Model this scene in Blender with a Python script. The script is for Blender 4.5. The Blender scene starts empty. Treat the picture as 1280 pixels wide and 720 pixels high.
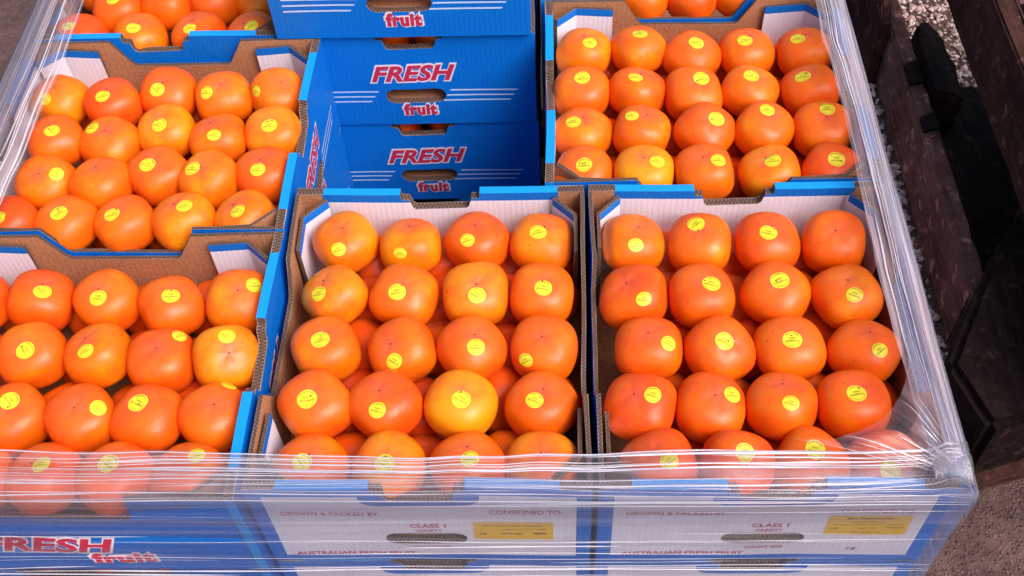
import bpy, bmesh, math, random
import numpy as np
from mathutils import Vector, Matrix, noise
from mathutils.geometry import tessellate_polygon
random.seed(7)
SC = bpy.context.scene
COL = SC.collection
R_ = math.radians

# ---------------------------------------------------------------- camera
cd = bpy.data.cameras.new('camera')
cd.sensor_width = 36.0
cd.lens = 38.4946
cd.clip_start = 0.02
cd.clip_end = 500.0
cam = bpy.data.objects.new('camera', cd)
COL.objects.link(cam)
_r = Vector((0.99916481, 0.01583366, -0.03766937))
_u = Vector((0.01042158, 0.79264028, 0.60960051))
_f = Vector((-0.03951046, 0.60948395, -0.79181326))
_m = Matrix((_r, _u, -_f)).transposed().to_4x4()
_m.translation = Vector((0.7335694, -0.4999455, 0.9806331))
cam.matrix_world = _m
SC.camera = cam

# ---------------------------------------------------------------- sky, sun, exposure
SUN_DIR = Vector((0.50, -0.38, 0.78)).normalized()
elev = math.asin(SUN_DIR.z)
azim = math.atan2(SUN_DIR.x, SUN_DIR.y)
world = bpy.data.worlds.new('World')
SC.world = world
world.use_nodes = True
wn = world.node_tree.nodes
wl = world.node_tree.links
sky = wn.new('ShaderNodeTexSky')
sky.sky_type = 'NISHITA'
sky.sun_disc = False
sky.sun_elevation = elev
sky.sun_rotation = azim
sky.air_density = 1.0
sky.dust_density = 4.0
wn['Background'].inputs['Strength'].default_value = 0.10
wl.new(sky.outputs[0], wn['Background'].inputs['Color'])
sd = bpy.data.lights.new('sun', 'SUN')
sd.energy = 2.1
sd.angle = R_(36)
sd.color = (1.0, 0.925, 0.93)
sun = bpy.data.objects.new('sun', sd)
COL.objects.link(sun)
sun.rotation_euler = SUN_DIR.to_track_quat('Z', 'Y').to_euler()
SC.view_settings.view_transform = 'Standard'
SC.view_settings.look = 'None'
SC.view_settings.gamma = 1.0
SC.view_settings.exposure = 0.80
SC.cycles.use_denoising = True
SC.cycles.transparent_max_bounces = 24
SC.cycles.max_bounces = 8

# ---------------------------------------------------------------- node helpers
def mat(name, color=(.5, .5, .5), rough=.6, spec=.5):
    m = bpy.data.materials.new(name)
    m.use_nodes = True
    b = m.node_tree.nodes['Principled BSDF']
    b.inputs['Base Color'].default_value = (*color, 1)
    b.inputs['Roughness'].default_value = rough
    b.inputs['Specular IOR Level'].default_value = spec
    return m, m.node_tree, b

class NT:
    def __init__(s, nt): s.nt = nt
    def n(s, t, **kw):
        o = s.nt.nodes.new(t)
        for k, v in kw.items(): setattr(o, k, v)
        return o
    def l(s, a, b): s.nt.links.new(a, b)
    def put(s, sock, v):
        if isinstance(v, (int, float)): sock.default_value = v
        elif isinstance(v, tuple): sock.default_value = (*v, 1) if len(v) == 3 and sock.type == 'RGBA' else v
        else: s.l(v, sock)
    def math(s, op, a, b=0.0, c=None):
        o = s.n('ShaderNodeMath', operation=op)
        s.put(o.inputs[0], a); s.put(o.inputs[1], b)
        if c is not None: s.put(o.inputs[2], c)
        return o.outputs[0]
    def mix(s, f, a, b):
        o = s.n('ShaderNodeMix', data_type='RGBA')
        s.put(o.inputs[0], f); s.put(o.inputs[6], a); s.put(o.inputs[7], b)
        return o.outputs[2]
    def noise(s, vec, scale, detail=4, rough=.55):
        o = s.n('ShaderNodeTexNoise')
        o.inputs['Scale'].default_value = scale
        o.inputs['Detail'].default_value = detail
        o.inputs['Roughness'].default_value = rough
        if vec is not None: s.l(vec, o.inputs['Vector'])
        return o
    def ramp(s, f, stops):
        o = s.n('ShaderNodeValToRGB')
        e = o.color_ramp.elements
        while len(e) < len(stops): e.new(.5)
        for el, (p, c) in zip(e, stops):
            el.position = p
            el.color = (c, c, c, 1) if isinstance(c, (int, float)) else (*c, 1)
        s.l(f, o.inputs[0])
        return o.outputs[0]
    def bump(s, h, strength, dist, bsdf, normal=None):
        o = s.n('ShaderNodeBump')
        o.inputs['Strength'].default_value = strength
        o.inputs['Distance'].default_value = dist
        s.l(h, o.inputs['Height'])
        if normal is not None: s.l(normal, o.inputs['Normal'])
        s.l(o.outputs[0], bsdf.inputs['Normal'])
        return o.outputs[0]
    def uv(s):
        o = s.n('ShaderNodeUVMap'); o.uv_map = 'UVMap'
        x = s.n('ShaderNodeSeparateXYZ'); s.l(o.outputs[0], x.inputs[0])
        return x.outputs[0], x.outputs[1], o.outputs[0]
    def obj(s):
        return s.n('ShaderNodeTexCoord').outputs['Object']

# ---------------------------------------------------------------- materials
BLUE = (0.006, 0.125, 0.50)
WHITE = (0.78, 0.72, 0.74)
KRAFT = (0.36, 0.175, 0.095)

def board(name, kind):
    m, nt, b = mat(name, BLUE, .42, .22)
    N = NT(nt)
    u, v, uv = N.uv()
    big = N.noise(uv, 9, 4).outputs[0]
    fine = N.noise(uv, 220, 3).outputs[0]
    wear = N.ramp(N.noise(uv, 38, 6, .7).outputs[0], [(.60, 0.), (.78, 1.)])
    blue = N.mix(big, (0.002, 0.130, 0.52), (0.003, 0.170, 0.62))
    blue = N.mix(N.math('MULTIPLY', wear, .10), blue, (0.15, 0.30, 0.62))
    white = N.mix(big, (0.73, 0.69, 0.77), (0.79, 0.75, 0.82))
    kraft = N.mix(N.ramp(fine, [(.3, 0.), (.7, 1.)]), (0.36, 0.15, 0.070), (0.48, 0.225, 0.115))
    if kind == 'blue': c = blue
    elif kind == 'kraft':
        c = kraft
        b.inputs['Roughness'].default_value = .8
    elif kind == 'fold': c = N.mix(big, (0.005, 0.24, 0.66), (0.010, 0.32, 0.78))  # lighter blue: skylight on the top fold is painted into the colour
    elif kind in ('liner', 'endliner'):
        c = N.mix(N.math('GREATER_THAN', v, H - .0135), white, blue)
        if kind == 'endliner': c = N.mix(N.math('GREATER_THAN', N.math('ABSOLUTE', u), .1440), c, kraft)
        b.inputs['Roughness'].default_value = .55
    elif kind == 'label':
        au = N.math('ABSOLUTE', u)
        inside = N.math('MULTIPLY', N.math('LESS_THAN', au, .160),
                 N.math('MULTIPLY', N.math('GREATER_THAN', v, .013), N.math('LESS_THAN', v, .152)))
        # blue lip printed round the notch
        k = N.math('ADD', N.math('POWER', N.math('DIVIDE', au, .062), 6.0), N.math('POWER', N.math('DIVIDE', N.math('SUBTRACT', H, v), .037), 6.0))
        inside = N.math('MULTIPLY', inside, N.math('GREATER_THAN', k, 1.0))
        c = N.mix(inside, blue, white)
        b.inputs['Roughness'].default_value = .5
    N.l(c, b.inputs['Base Color'])
    w = N.n('ShaderNodeTexWave', wave_type='BANDS', bands_direction='X')
    w.inputs['Scale'].default_value = 45; w.inputs['Distortion'].default_value = .3
    N.l(uv, w.inputs['Vector'])
    h = N.math('ADD', N.math('MULTIPLY', w.outputs[0], .35), N.math('ADD', N.math('MULTIPLY', big, 2.0), fine))
    N.bump(h, .26, .0015, b)
    return m

H = 0.168
M = {}
for k_, n_ in (('blue', 'blue printed board'), ('kraft', 'bare kraft board'), ('liner', 'white inner board'), ('label', 'white label board'), ('endliner', 'white end liner'), ('fold', 'blue rim with painted skylight')):
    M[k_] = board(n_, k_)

def corrugated():
    m, nt, b = mat('corrugated cut edge', KRAFT, .85, .2)
    N = NT(nt)
    u, v, uv = N.uv()
    jit = N.noise(uv, 60, 2).outputs[0]
    ph = N.math('ADD', N.math('MULTIPLY', u, 2 * math.pi / .0046), N.math('MULTIPLY', jit, 2.2))
    z = N.math('ADD', .5, N.math('MULTIPLY', N.math('SINE', ph), N.math('ADD', .2, N.math('MULTIPLY', jit, .28))))
    d = N.math('ABSOLUTE', N.math('SUBTRACT', v, z))
    flute = N.math('LESS_THAN', d, .13)
    lin = N.math('GREATER_THAN', N.math('ABSOLUTE', N.math('SUBTRACT', v, .5)), .39)
    crush = N.ramp(N.noise(uv, 14, 4).outputs[0], [(.40, .25), (.62, 1.)])
    f = N.math('MULTIPLY', N.math('MAXIMUM', flute, lin), crush)
    c = N.mix(f, (0.085, 0.043, 0.028), N.mix(jit, (0.40, 0.26, 0.19), (0.66, 0.50, 0.42)))
    N.l(c, b.inputs['Base Color'])
    N.bump(f, 1.0, .002, b)
    return m
M['edge'] = corrugated()

def ink(name, c, rough=.5):
    m, nt, b = mat(name, c, rough)
    N = NT(nt)
    n = N.noise(N.obj(), 300, 3).outputs[0]
    N.l(N.mix(N.ramp(n, [(.35, 0.), (.8, .35)]), c, tuple(min(1, x * 1.3 + .05) for x in c)), b.inputs['Base Color'])
    return m
M['red'] = ink('red ink', (0.52, 0.018, 0.06))
M['pink'] = ink('pale outline ink', (0.78, 0.66, 0.72))
M['paleblue'] = ink('pale blue stripe ink', (0.50, 0.62, 0.86))
M['rose'] = ink('faded red ink', (0.50, 0.06, 0.10))
M['black'] = ink('black print', (0.03, 0.028, 0.02))
M['amber'] = ink('amber paper label', (0.80, 0.47, 0.015), .55)

def persimmon_skin():
    m, nt, b = mat('persimmon skin', (.8, .15, .01), .34, .5)
    N = NT(nt)
    at = N.n('ShaderNodeAttribute', attribute_type='OBJECT', attribute_name='tone')
    at2 = N.n('ShaderNodeObjectInfo')
    co = N.obj()
    off = N.n('ShaderNodeVectorMath', operation='ADD')
    sc = N.n('ShaderNodeVectorMath', operation='SCALE'); sc.inputs['Scale'].default_value = 3.0
    cmb = N.n('ShaderNodeCombineXYZ')
    N.l(at2.outputs['Random'], cmb.inputs[0]); N.l(at2.outputs['Random'], cmb.inputs[1])
    N.l(cmb.outputs[0], sc.inputs[0]); N.l(co, off.inputs[0]); N.l(sc.outputs[0], off.inputs[1])
    v = off.outputs[0]
    n1 = N.noise(v, 22, 3).outputs[0]
    n2 = N.noise(v, 75, 5, .6).outputs[0]
    t = N.math('ADD', at.outputs['Fac'], N.math('ADD', N.math('MULTIPLY', N.math('SUBTRACT', n1, .50), 1.25), N.math('MULTIPLY', N.math('SUBTRACT', n2, .5), .55)))
    c = N.n('ShaderNodeValToRGB')
    e = c.color_ramp.elements
    e[0].position = 0.0; e[0].color = (0.80, 0.285, 0.003, 1)
    e[1].position = 1.0; e[1].color = (0.76, 0.070, 0.004, 1)
    k = e.new(.45); k.color = (0.82, 0.142, 0.002, 1)
    N.l(t, c.inputs[0])
    xyz = N.n('ShaderNodeSeparateXYZ'); N.l(co, xyz.inputs[0])
    rr = N.math('SQRT', N.math('ADD', N.math('POWER', xyz.outputs[0], 2.0), N.math('POWER', xyz.outputs[1], 2.0)))
    top = N.math('GREATER_THAN', xyz.outputs[2], 0.0)
    # pale waxy bloom round the blossom end
    bloom = N.math('MULTIPLY', N.ramp(rr, [(.0, .36), (.012, .22), (.028, .0)]), N.ramp(N.noise(v, 60, 4).outputs[0], [(.30, .2), (.7, 1.)]))
    bloom = N.math('MULTIPLY', bloom, top)
    col = N.mix(bloom, c.outputs[0], (0.80, 0.19, 0.075))
    blush = N.math('MULTIPLY', top, N.ramp(rr, [(.002, .55), (.009, .25), (.019, 0.)]))
    col = N.mix(blush, col, (0.72, 0.085, 0.045))
    wax = N.ramp(N.noise(v, 9, 2).outputs[0], [(.45, 0.), (.75, .07)])
    col = N.mix(wax, col, (0.82, 0.20, 0.015))
    spots = N.ramp(N.noise(v, 170, 1).outputs[0], [(.75, 0.), (.785, 1.)])
    col = N.mix(N.math('MULTIPLY', spots, .6), col, (0.10, 0.025, 0.01))
    scuff = N.ramp(N.noise(v, 420, 2).outputs[0], [(.66, 0.), (.76, .40)])
    col = N.mix(scuff, col, (0.55, 0.09, 0.02))
    N.l(col, b.inputs['Base Color'])
    N.l(N.ramp(n2, [(.3, .30), (.75, .48)]), b.inputs['Roughness'])
    b.inputs['Subsurface Weight'].default_value = .0
    b.inputs['Subsurface Radius'].default_value = (1.0, .25, .05)
    b.inputs['Subsurface Scale'].default_value = .006
    b.inputs['Specular IOR Level'].default_value = .34
    N.bump(N.math('ADD', N.noise(v, 500, 3).outputs[0], N.math('MULTIPLY', n2, 3.0)), .22, .0008, b)
    return m
M['skin'] = persimmon_skin()
M['tip'] = ink('dry blossom tip', (0.035, 0.015, 0.008), .9)
m_, nt_, b_ = mat('yellow sticker paper', (0.90, 0.80, 0.015), .45)
N_ = NT(nt_)
N_.l(N_.mix(N_.noise(N_.obj(), 120, 3).outputs[0], (0.76, 0.58, 0.010), (0.82, 0.70, 0.03)), b_.inputs['Base Color'])
M['sticker'] = m_
M['stickerink'] = ink('olive sticker print', (0.34, 0.29, 0.01), .6)

def film_mat(name, plies):
    m = bpy.data.materials.new(name)
    m.use_nodes = True
    nt = m.node_tree
    nt.nodes.clear()
    N = NT(nt)
    out = N.n('ShaderNodeOutputMaterial')
    u, v, uv = N.uv()
    mp = N.n('ShaderNodeMapping'); mp.inputs['Scale'].default_value = (5, 420, 1)
    N.l(uv, mp.inputs[0])
    mp2 = N.n('ShaderNodeMapping'); mp2.inputs['Scale'].default_value = (2.2, 95, 1)
    N.l(uv, mp2.inputs[0])
    fine = N.noise(mp.outputs[0], 1.0, 3).outputs[0]
    band = N.noise(mp2.outputs[0], 1.0, 4, .65).outputs[0]
    bmp = N.n('ShaderNodeBump'); bmp.inputs['Strength'].default_value = .8; bmp.inputs['Distance'].default_value = .0010
    N.l(N.math('ADD', fine, N.math('MULTIPLY', band, 2.0)), bmp.inputs['Height'])
    fr = N.n('ShaderNodeFresnel'); fr.inputs['IOR'].default_value = 1.55
    N.l(bmp.outputs[0], fr.inputs['Normal'])
    gl = N.n('ShaderNodeBsdfGlossy'); gl.inputs['Roughness'].default_value = .09
    N.l(bmp.outputs[0], gl.inputs['Normal'])
    tr = N.n('ShaderNodeBsdfTransparent'); tr.inputs['Color'].default_value = (.97, .965, .985, 1)
    di = N.n('ShaderNodeBsdfDiffuse'); di.inputs['Color'].default_value = (.86, .82, .90, 1)
    tl = N.n('ShaderNodeBsdfTranslucent'); tl.inputs['Color'].default_value = (.88, .85, .92, 1)
    md = N.n('ShaderNodeMixShader'); md.inputs[0].default_value = .45; N.l(di.outputs[0], md.inputs[1]); N.l(tl.outputs[0], md.inputs[2])
    # folded film is several plies thick: milkier along the ropes; whitish glare painted in too
    milk_glare = N.ramp(band, [(.38, .05 * plies), (.54, .09 * plies), (.68, .24 * plies)])
    m1 = N.n('ShaderNodeMixShader'); N.l(milk_glare, m1.inputs[0]); N.l(tr.outputs[0], m1.inputs[1]); N.l(md.outputs[0], m1.inputs[2])
    m2 = N.n('ShaderNodeMixShader')
    N.l(N.math('MINIMUM', N.math('MULTIPLY', fr.outputs[0], .50 * (1 + .22 * (plies - 1))), 1.0), m2.inputs[0])
    N.l(m1.outputs[0], m2.inputs[1]); N.l(gl.outputs[0], m2.inputs[2])
    N.l(m2.outputs[0], out.inputs['Surface'])
    return m
M['film'] = film_mat('clear stretch film', 1.0)
M['thickfilm'] = film_mat('gathered stretch film', 2.1)

def cord_mat():
    # film rolled into a thin cord: many plies, glossy and milky
    m = bpy.data.materials.new('rolled film cord'); m.use_nodes = True
    nt = m.node_tree; nt.nodes.clear(); N = NT(nt)
    out = N.n('ShaderNodeOutputMaterial')
    tr = N.n('ShaderNodeBsdfTransparent')
    di = N.n('ShaderNodeBsdfDiffuse'); di.inputs['Color'].default_value = (.94, .91, .97, 1)
    gl = N.n('ShaderNodeBsdfGlossy'); gl.inputs['Roughness'].default_value = .22
    m1 = N.n('ShaderNodeMixShader'); m1.inputs[0].default_value = .62; N.l(tr.outputs[0], m1.inputs[1]); N.l(di.outputs[0], m1.inputs[2])
    m2 = N.n('ShaderNodeMixShader'); m2.inputs[0].default_value = .30; N.l(m1.outputs[0], m2.inputs[1]); N.l(gl.outputs[0], m2.inputs[2])
    N.l(m2.outputs[0], out.inputs['Surface'])
    return m
M['cord'] = cord_mat()

def rust(name, a, b_, rough, bump=.5):
    m, nt, b = mat(name, a, rough, .4)
    N = NT(nt)
    co = N.obj()
    n1 = N.noise(co, 9, 6, .65).outputs[0]
    n2 = N.noise(co, 60, 5, .7).outputs[0]
    mp = N.n('ShaderNodeMapping'); mp.inputs['Scale'].default_value = (70, 5, 90)
    N.l(co, mp.inputs[0])
    n3 = N.noise(mp.outputs[0], 1.0, 5, .6).outputs[0]
    f = N.ramp(N.math('ADD', N.math('MULTIPLY', n1, .40), N.math('ADD', N.math('MULTIPLY', n2, .25), N.math('MULTIPLY', n3, .35))), [(.40, 0.), (.60, 1.)])
    c = N.mix(f, a, b_)
    c = N.mix(N.ramp(N.noise(co, 28, 5, .7).outputs[0], [(.57, 0.), (.66, .6)]), c, tuple(min(1, q * 3.5) for q in b_))
    b.inputs['Specular IOR Level'].default_value = .08
    N.l(c, b.inputs['Base Color'])
    N.l(N.ramp(n2, [(.3, rough - .15), (.7, rough + .1)]), b.inputs['Roughness'])
    N.bump(N.math('ADD', n3, N.math('ADD', n1, n2)), bump, .006, b)
    return m
M['rust'] = rust('dark rusted steel', (0.014, 0.006, 0.005), (0.062, 0.026, 0.020), .85)
M['ledge'] = rust('rusty ledge with painted light', (0.060, 0.026, 0.022), (0.165, 0.080, 0.072), .85)  # paler copy of the rust; light on the rail tops put into colour
M['tar'] = rust('tarry hide and cavity shade', (0.003, 0.0015, 0.0015), (0.020, 0.010, 0.009), .7, 1.0)  # tarry hide; the cavity's shade is put into this colour too
M['wood'] = rust('weathered pallet wood', (0.22, 0.15, 0.10), (0.34, 0.25, 0.17), .8)

def asphalt():
    m, nt, b = mat('worn asphalt', (.1, .07, .065), .9, .3)
    N = NT(nt)
    co = N.obj()
    big = N.noise(co, 3.5, 5).outputs[0]
    mid = N.noise(co, 45, 6, .7).outputs[0]
    vo = N.n('ShaderNodeTexVoronoi'); vo.inputs['Scale'].default_value = 190
    N.l(co, vo.inputs['Vector'])
    xyz = N.n('ShaderNodeSeparateColor'); N.l(vo.outputs['Color'], xyz.inputs[0])
    stone = N.math('MULTIPLY', N.math('GREATER_THAN', xyz.outputs[0], .62), N.ramp(vo.outputs['Distance'], [(.25, 1.), (.5, 0.)]))
    dark = N.math('MULTIPLY', N.math('LESS_THAN', xyz.outputs[0], .22), N.ramp(vo.outputs['Distance'], [(.25, 1.), (.55, 0.)]))
    base = N.mix(N.ramp(N.math('ADD', N.math('MULTIPLY', N.noise(co, 16, 5, .7).outputs[0], .6), N.math('MULTIPLY', mid, .4)), [(.38, 0.), (.62, 1.)]), (0.062, 0.033, 0.029), (0.145, 0.083, 0.072))
    c = N.mix(N.math('MULTIPLY', stone, .3), base, (0.30, 0.20, 0.185))
    c = N.mix(N.math('MULTIPLY', dark, .45), c, (0.045, 0.028, 0.027))
    pale = N.ramp(N.noise(co, 260, 1).outputs[0], [(.80, 0.), (.85, .5)])
    c = N.mix(pale, c, (0.5, 0.38, 0.34))
    N.l(c, b.inputs['Base Color'])
    N.bump(N.math('ADD', N.math('MULTIPLY', N.math('SUBTRACT', stone, dark), .5), N.math('MULTIPLY', mid, 2.0)), .8, .006, b)
    return m
M['asphalt'] = asphalt()
m_, nt_, b_ = mat('pale gravel stone', (.4, .3, .27), .85)
N_ = NT(nt_)
isl = N_.n('ShaderNodeNewGeometry').outputs['Random Per Island']
N_.l(N_.ramp(isl, [(0., (0.25, 0.165, 0.15)), (.5, (0.47, 0.335, 0.30)), (1., (0.64, 0.51, 0.47))]), b_.inputs['Base Color'])
M['gravel'] = m_

# ---------------------------------------------------------------- object helpers
def link(name, me, parent=None, loc=(0, 0, 0)):
    o = bpy.data.objects.new(name, me)
    COL.objects.link(o)
    o.location = loc
    if parent is not None: o.parent = parent
    return o
def tag(o, label, cat, group=None):
    o['label'] = label; o['category'] = cat
    if group: o['group'] = group
    return o
def copy_tree(o, parent=None):
    c = o.copy(); COL.objects.link(c)
    c.parent = parent
    for ch in KIDS.get(o.name, ()):
        copy_tree(ch, c)
    return c
KIDS = {}
def reg(o):
    if o.parent: KIDS.setdefault(o.parent.name, []).append(o)
    return o
def mesh(name, verts, faces, mats, mi=None, uvs=None, smooth=False):
    me = bpy.data.meshes.new(name)
    me.from_pydata([tuple(v) for v in verts], [], faces)
    for k in mats: me.materials.append(M[k])
    if mi is not None: me.polygons.foreach_set('material_index', mi)
    if uvs is not None:
        ul = me.uv_layers.new(name='UVMap')
        ul.data.foreach_set('uv', [c for f in uvs for p in f for c in p])
    if smooth: me.polygons.foreach_set('use_smooth', [True] * len(me.polygons))
    me.update()
    return me

def plate(name, loops, frame, t, mats, edge_fn=None):
    """Plate cut from board: loops[0] outline, others holes, in (s, z); frame = (origin, U, V, N). mats front, back, edge, folded edge."""
    o, U, V, Nn = [Vector(a) for a in frame]
    flat = [p for l in loops for p in l]
    tris = tessellate_polygon([[Vector((p[0], p[1], 0)) for p in l] for l in loops])
    n = len(flat)
    verts = [o + U * p[0] + V * p[1] + Nn * (t / 2) for p in flat] + [o + U * p[0] + V * p[1] - Nn * (t / 2) for p in flat]
    faces, mi, uvs = [], [], []
    right = U.cross(V).dot(Nn) > 0
    for a, b, c in tris:
        pa, pb, pc = flat[a], flat[b], flat[c]
        ar = (pb[0] - pa[0]) * (pc[1] - pa[1]) - (pb[1] - pa[1]) * (pc[0] - pa[0])
        if (ar > 0) != right: b, c = c, b
        faces.append((a, b, c)); mi.append(0); uvs.append([flat[a], flat[b], flat[c]])
        faces.append((a + n, c + n, b + n)); mi.append(1); uvs.append([flat[a], flat[c], flat[b]])
    k = 0
    for l in loops:
        L_ = len(l); run = 0.0
        for i in range(L_):
            a, b = k + i, k + (i + 1) % L_
            p, q = flat[a], flat[b]
            d = math.hypot(q[0] - p[0], q[1] - p[1])
            faces.append((a, b, b + n, a + n))
            mi.append(3 if edge_fn and edge_fn(p, q) else 2)
            uvs.append([(run, 0), (run + d, 0), (run + d, 1), (run, 1)])
            run += d
        k += L_
    me = mesh(name, verts, faces, mats, mi, uvs)
    bm = bmesh.new(); bm.from_mesh(me); bmesh.ops.recalc_face_normals(bm, faces=bm.faces); bm.to_mesh(me); bm.free()
    return me

def stadium(cx, cz, w, h, n=7):
    r = h / 2; pts = []
    for i in range(n + 1):
        a = -math.pi / 2 + math.pi * i / n
        pts.append((cx + w / 2 - r + r * math.cos(a), cz + r * math.sin(a)))
    for i in range(n + 1):
        a = math.pi / 2 + math.pi * i / n
        pts.append((cx - w / 2 + r + r * math.cos(a), cz + r * math.sin(a)))
    return pts

def text_mesh(body, size, offset=0.0, shear=0.0, align='CENTER', sx=1.0, res=3, spacing=1.0):
    cu = bpy.data.curves.new('lettering', 'FONT')
    cu.body = body; cu.size = size; cu.offset = offset; cu.shear = shear
    cu.align_x = align; cu.align_y = 'CENTER'; cu.resolution_u = res; cu.fill_mode = 'FRONT'
    cu.space_character = spacing
    o = bpy.data.objects.new('lettering', cu)
    me = bpy.data.meshes.new_from_object(o)
    v = np.zeros(len(me.vertices) * 3); me.vertices.foreach_get('co', v); v = v.reshape(-1, 3)
    f = [tuple(p.vertices) for p in me.polygons]
    bpy.data.objects.remove(o); bpy.data.curves.remove(cu); bpy.data.meshes.remove(me)
    v[:, 0] *= sx
    return v[:, :2], f

def fit_text(body, w, h, **kw):
    """lettering scaled to an exact width and height, centred on its own box"""
    v, f = text_mesh(body, 1.0, **kw)
    lo, hi = v.min(0), v.max(0)
    return (v - (lo + hi) / 2) * (np.array([w, h]) / (hi - lo)), f
def join2(items):
    V, F = [], []
    for (v, f), (x, y) in items:
        k = sum(len(a) for a in V)
        V.append(v + np.array([x, y])); F += [tuple(i + k for i in p) for p in f]
    return np.concatenate(V), F
def bar2(w, h, sl=0.0):
    return np.array([(-w / 2 - sl, -h / 2), (w / 2 - sl, -h / 2), (w / 2 + sl, h / 2), (-w / 2 + sl, h / 2)]), [(0, 1, 2, 3)]
def flat_mesh(name, vf, frame, key):
    v, f = vf
    o, U, V, _ = [Vector(a) for a in frame]
    return mesh(name, [o + U * p[0] + V * p[1] for p in v], f, [key])
# ---------------------------------------------------------------- ground and gravel
GZ = -0.652
def ground_sheet(name, x0, y0, x1, y1, z, key, n=1):
    me = mesh(name, [(x0, y0, z), (x1, y0, z), (x1, y1, z), (x0, y1, z)], [(0, 1, 2, 3)], [key])
    o = link(name, me); o['kind'] = 'structure'
    return o
ground_sheet('ground', -120, -120, 120, 120, GZ, 'asphalt')

def gravel():
    rnd = random.Random(3)
    V, F = [], []
    base = [(-1, 0, 0), (1, 0, 0), (0, -1, 0), (0, 1, 0), (0, 0, -1), (0, 0, 1)]
    fc = [(0, 2, 5), (2, 1, 5), (1, 3, 5), (3, 0, 5), (2, 0, 4), (1, 2, 4), (3, 1, 4), (0, 3, 4)]
    spots = []
    for i in range(9500):
        spots.append((rnd.uniform(1.46, 2.3), rnd.uniform(1.28, 2.5)))
    for i in range(1900):
        spots.append((rnd.uniform(1.30, 1.425), rnd.uniform(.45, 1.5)))
    for i in range(3500):
        spots.append((rnd.uniform(1.12, 1.43), rnd.uniform(1.45, 2.6)))
    for x, y in spots:
        r = rnd.uniform(.004, .0095)
        k = len(V)
        a = rnd.uniform(0, 6.28); ca, sa = math.cos(a), math.sin(a)
        sx, sy, sz = r * rnd.uniform(.8, 1.5), r * rnd.uniform(.6, 1.0), r * rnd.uniform(.5, .8)
        tz = rnd.uniform(-.4, .4)
        for p in base:
            px, py, pz = p[0] * sx * rnd.uniform(.75, 1.2), p[1] * sy * rnd.uniform(.75, 1.2), p[2] * sz
            V.append((x + px * ca - py * sa, y + px * sa + py * ca, GZ + sz * .55 + pz + tz * px))
        F += [tuple(i + k for i in f) for f in fc]
    me = mesh('gravel', V, F, ['gravel'])
    bm = bmesh.new(); bm.from_mesh(me)
    bmesh.ops.bevel(bm, geom=bm.verts[:] , offset=.002, segments=1, affect='VERTICES')
    bm.to_mesh(me); bm.free()
    o = link('gravel', me); o['kind'] = 'stuff'
    o['label'] = 'pale pinkish loose gravel on the ground behind and beside the dark frame'; o['category'] = 'gravel'
gravel()

# ---------------------------------------------------------------- cardboard trays
W, L = 0.352, 0.410
TE, TS = 0.011, 0.005
def end_outline():
    h = W / 2 - .0005
    k = .1430
    return [(-h, 0), (h, 0), (h, H), (k, H), (.0485, H), (.047, H - .009), (.038, H - .0095), (.0345, H - .0225), (.031, H - .026),
            (-.031, H - .026), (-.0345, H - .0225), (-.038, H - .0095), (-.047, H - .009), (-.0485, H), (-k, H), (-h, H)]
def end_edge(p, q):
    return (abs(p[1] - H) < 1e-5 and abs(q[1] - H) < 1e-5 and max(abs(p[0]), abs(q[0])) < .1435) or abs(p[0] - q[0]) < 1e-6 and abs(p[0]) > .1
def end_frame(sg):
    # outward normal along sg*y ; U chosen so that text reads from outside
    return ((0, sg * (L / 2 - TE / 2), 0), (-sg, 0, 0), (0, 0, 1), (0, sg, 0))
def face_frame(sg, e=.0004):
    return ((0, sg * (L / 2 + e), 0), (-sg, 0, 0), (0, 0, 1), (0, sg, 0))
def warp(me, ax):
    # boards bow a little between their corners
    bm = bmesh.new(); bm.from_mesh(me)
    for k in range(-4, 5):
        no = (1, 0, 0) if ax == 1 else (0, 1, 0)
        co = tuple(c * k * .043 for c in no)
        bmesh.ops.bisect_plane(bm, geom=bm.verts[:] + bm.edges[:] + bm.faces[:], plane_co=co, plane_no=no, dist=1e-5)
    for k in (.03, .09, .125):
        bmesh.ops.bisect_plane(bm, geom=bm.verts[:] + bm.edges[:] + bm.faces[:], plane_co=(0, 0, k), plane_no=(0, 0, 1), dist=1e-5)
    half = W / 2 if ax == 1 else L / 2
    for v in bm.verts:
        s = v.co.x if ax == 1 else v.co.y
        w = max(0, math.cos(min(1, abs(s) / half) * math.pi / 2))
        sg = 1 if v.co[ax] > 0 else -1
        v.co[ax] += w * (-.0006 * sg * 0 + .0030 * noise.noise(Vector((s * 9, v.co.z * 9, sg * 3.3)))) - sg * .0015 * w * v.co.z / H
    bm.to_mesh(me); bm.free(); me.update()
    return me
HOLE = stadium(0, .056, .088, .026)
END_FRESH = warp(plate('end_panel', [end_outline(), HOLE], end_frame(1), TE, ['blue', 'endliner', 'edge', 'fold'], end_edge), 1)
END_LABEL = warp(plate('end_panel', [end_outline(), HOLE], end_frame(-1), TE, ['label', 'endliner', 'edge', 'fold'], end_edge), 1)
LS = L / 2 - TE - .0008
LOW = H - .042
def side_outline(vertical):
    # long side dips between its two high corners
    a = LS - .100
    r = (.003 if vertical else .022)
    return [(-LS, 0), (LS, 0), (LS, H), (a, H), (a - r, LOW + .004), (a - r - .005, LOW), (-a + .027, LOW), (-a + .022, LOW + .004), (-a, H), (-LS, H)]
def side_frame(sg):
    return ((sg * (W / 2 - TS / 2), 0, 0), (0, sg, 0), (0, 0, 1), (sg, 0, 0))
SIDES = {(sg, v): warp(plate('side_panel', [side_outline(v)], side_frame(sg), TS, ['blue', 'kraft', 'edge', 'blue']), 0) for sg in (1, -1) for v in (0, 1)}

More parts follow.
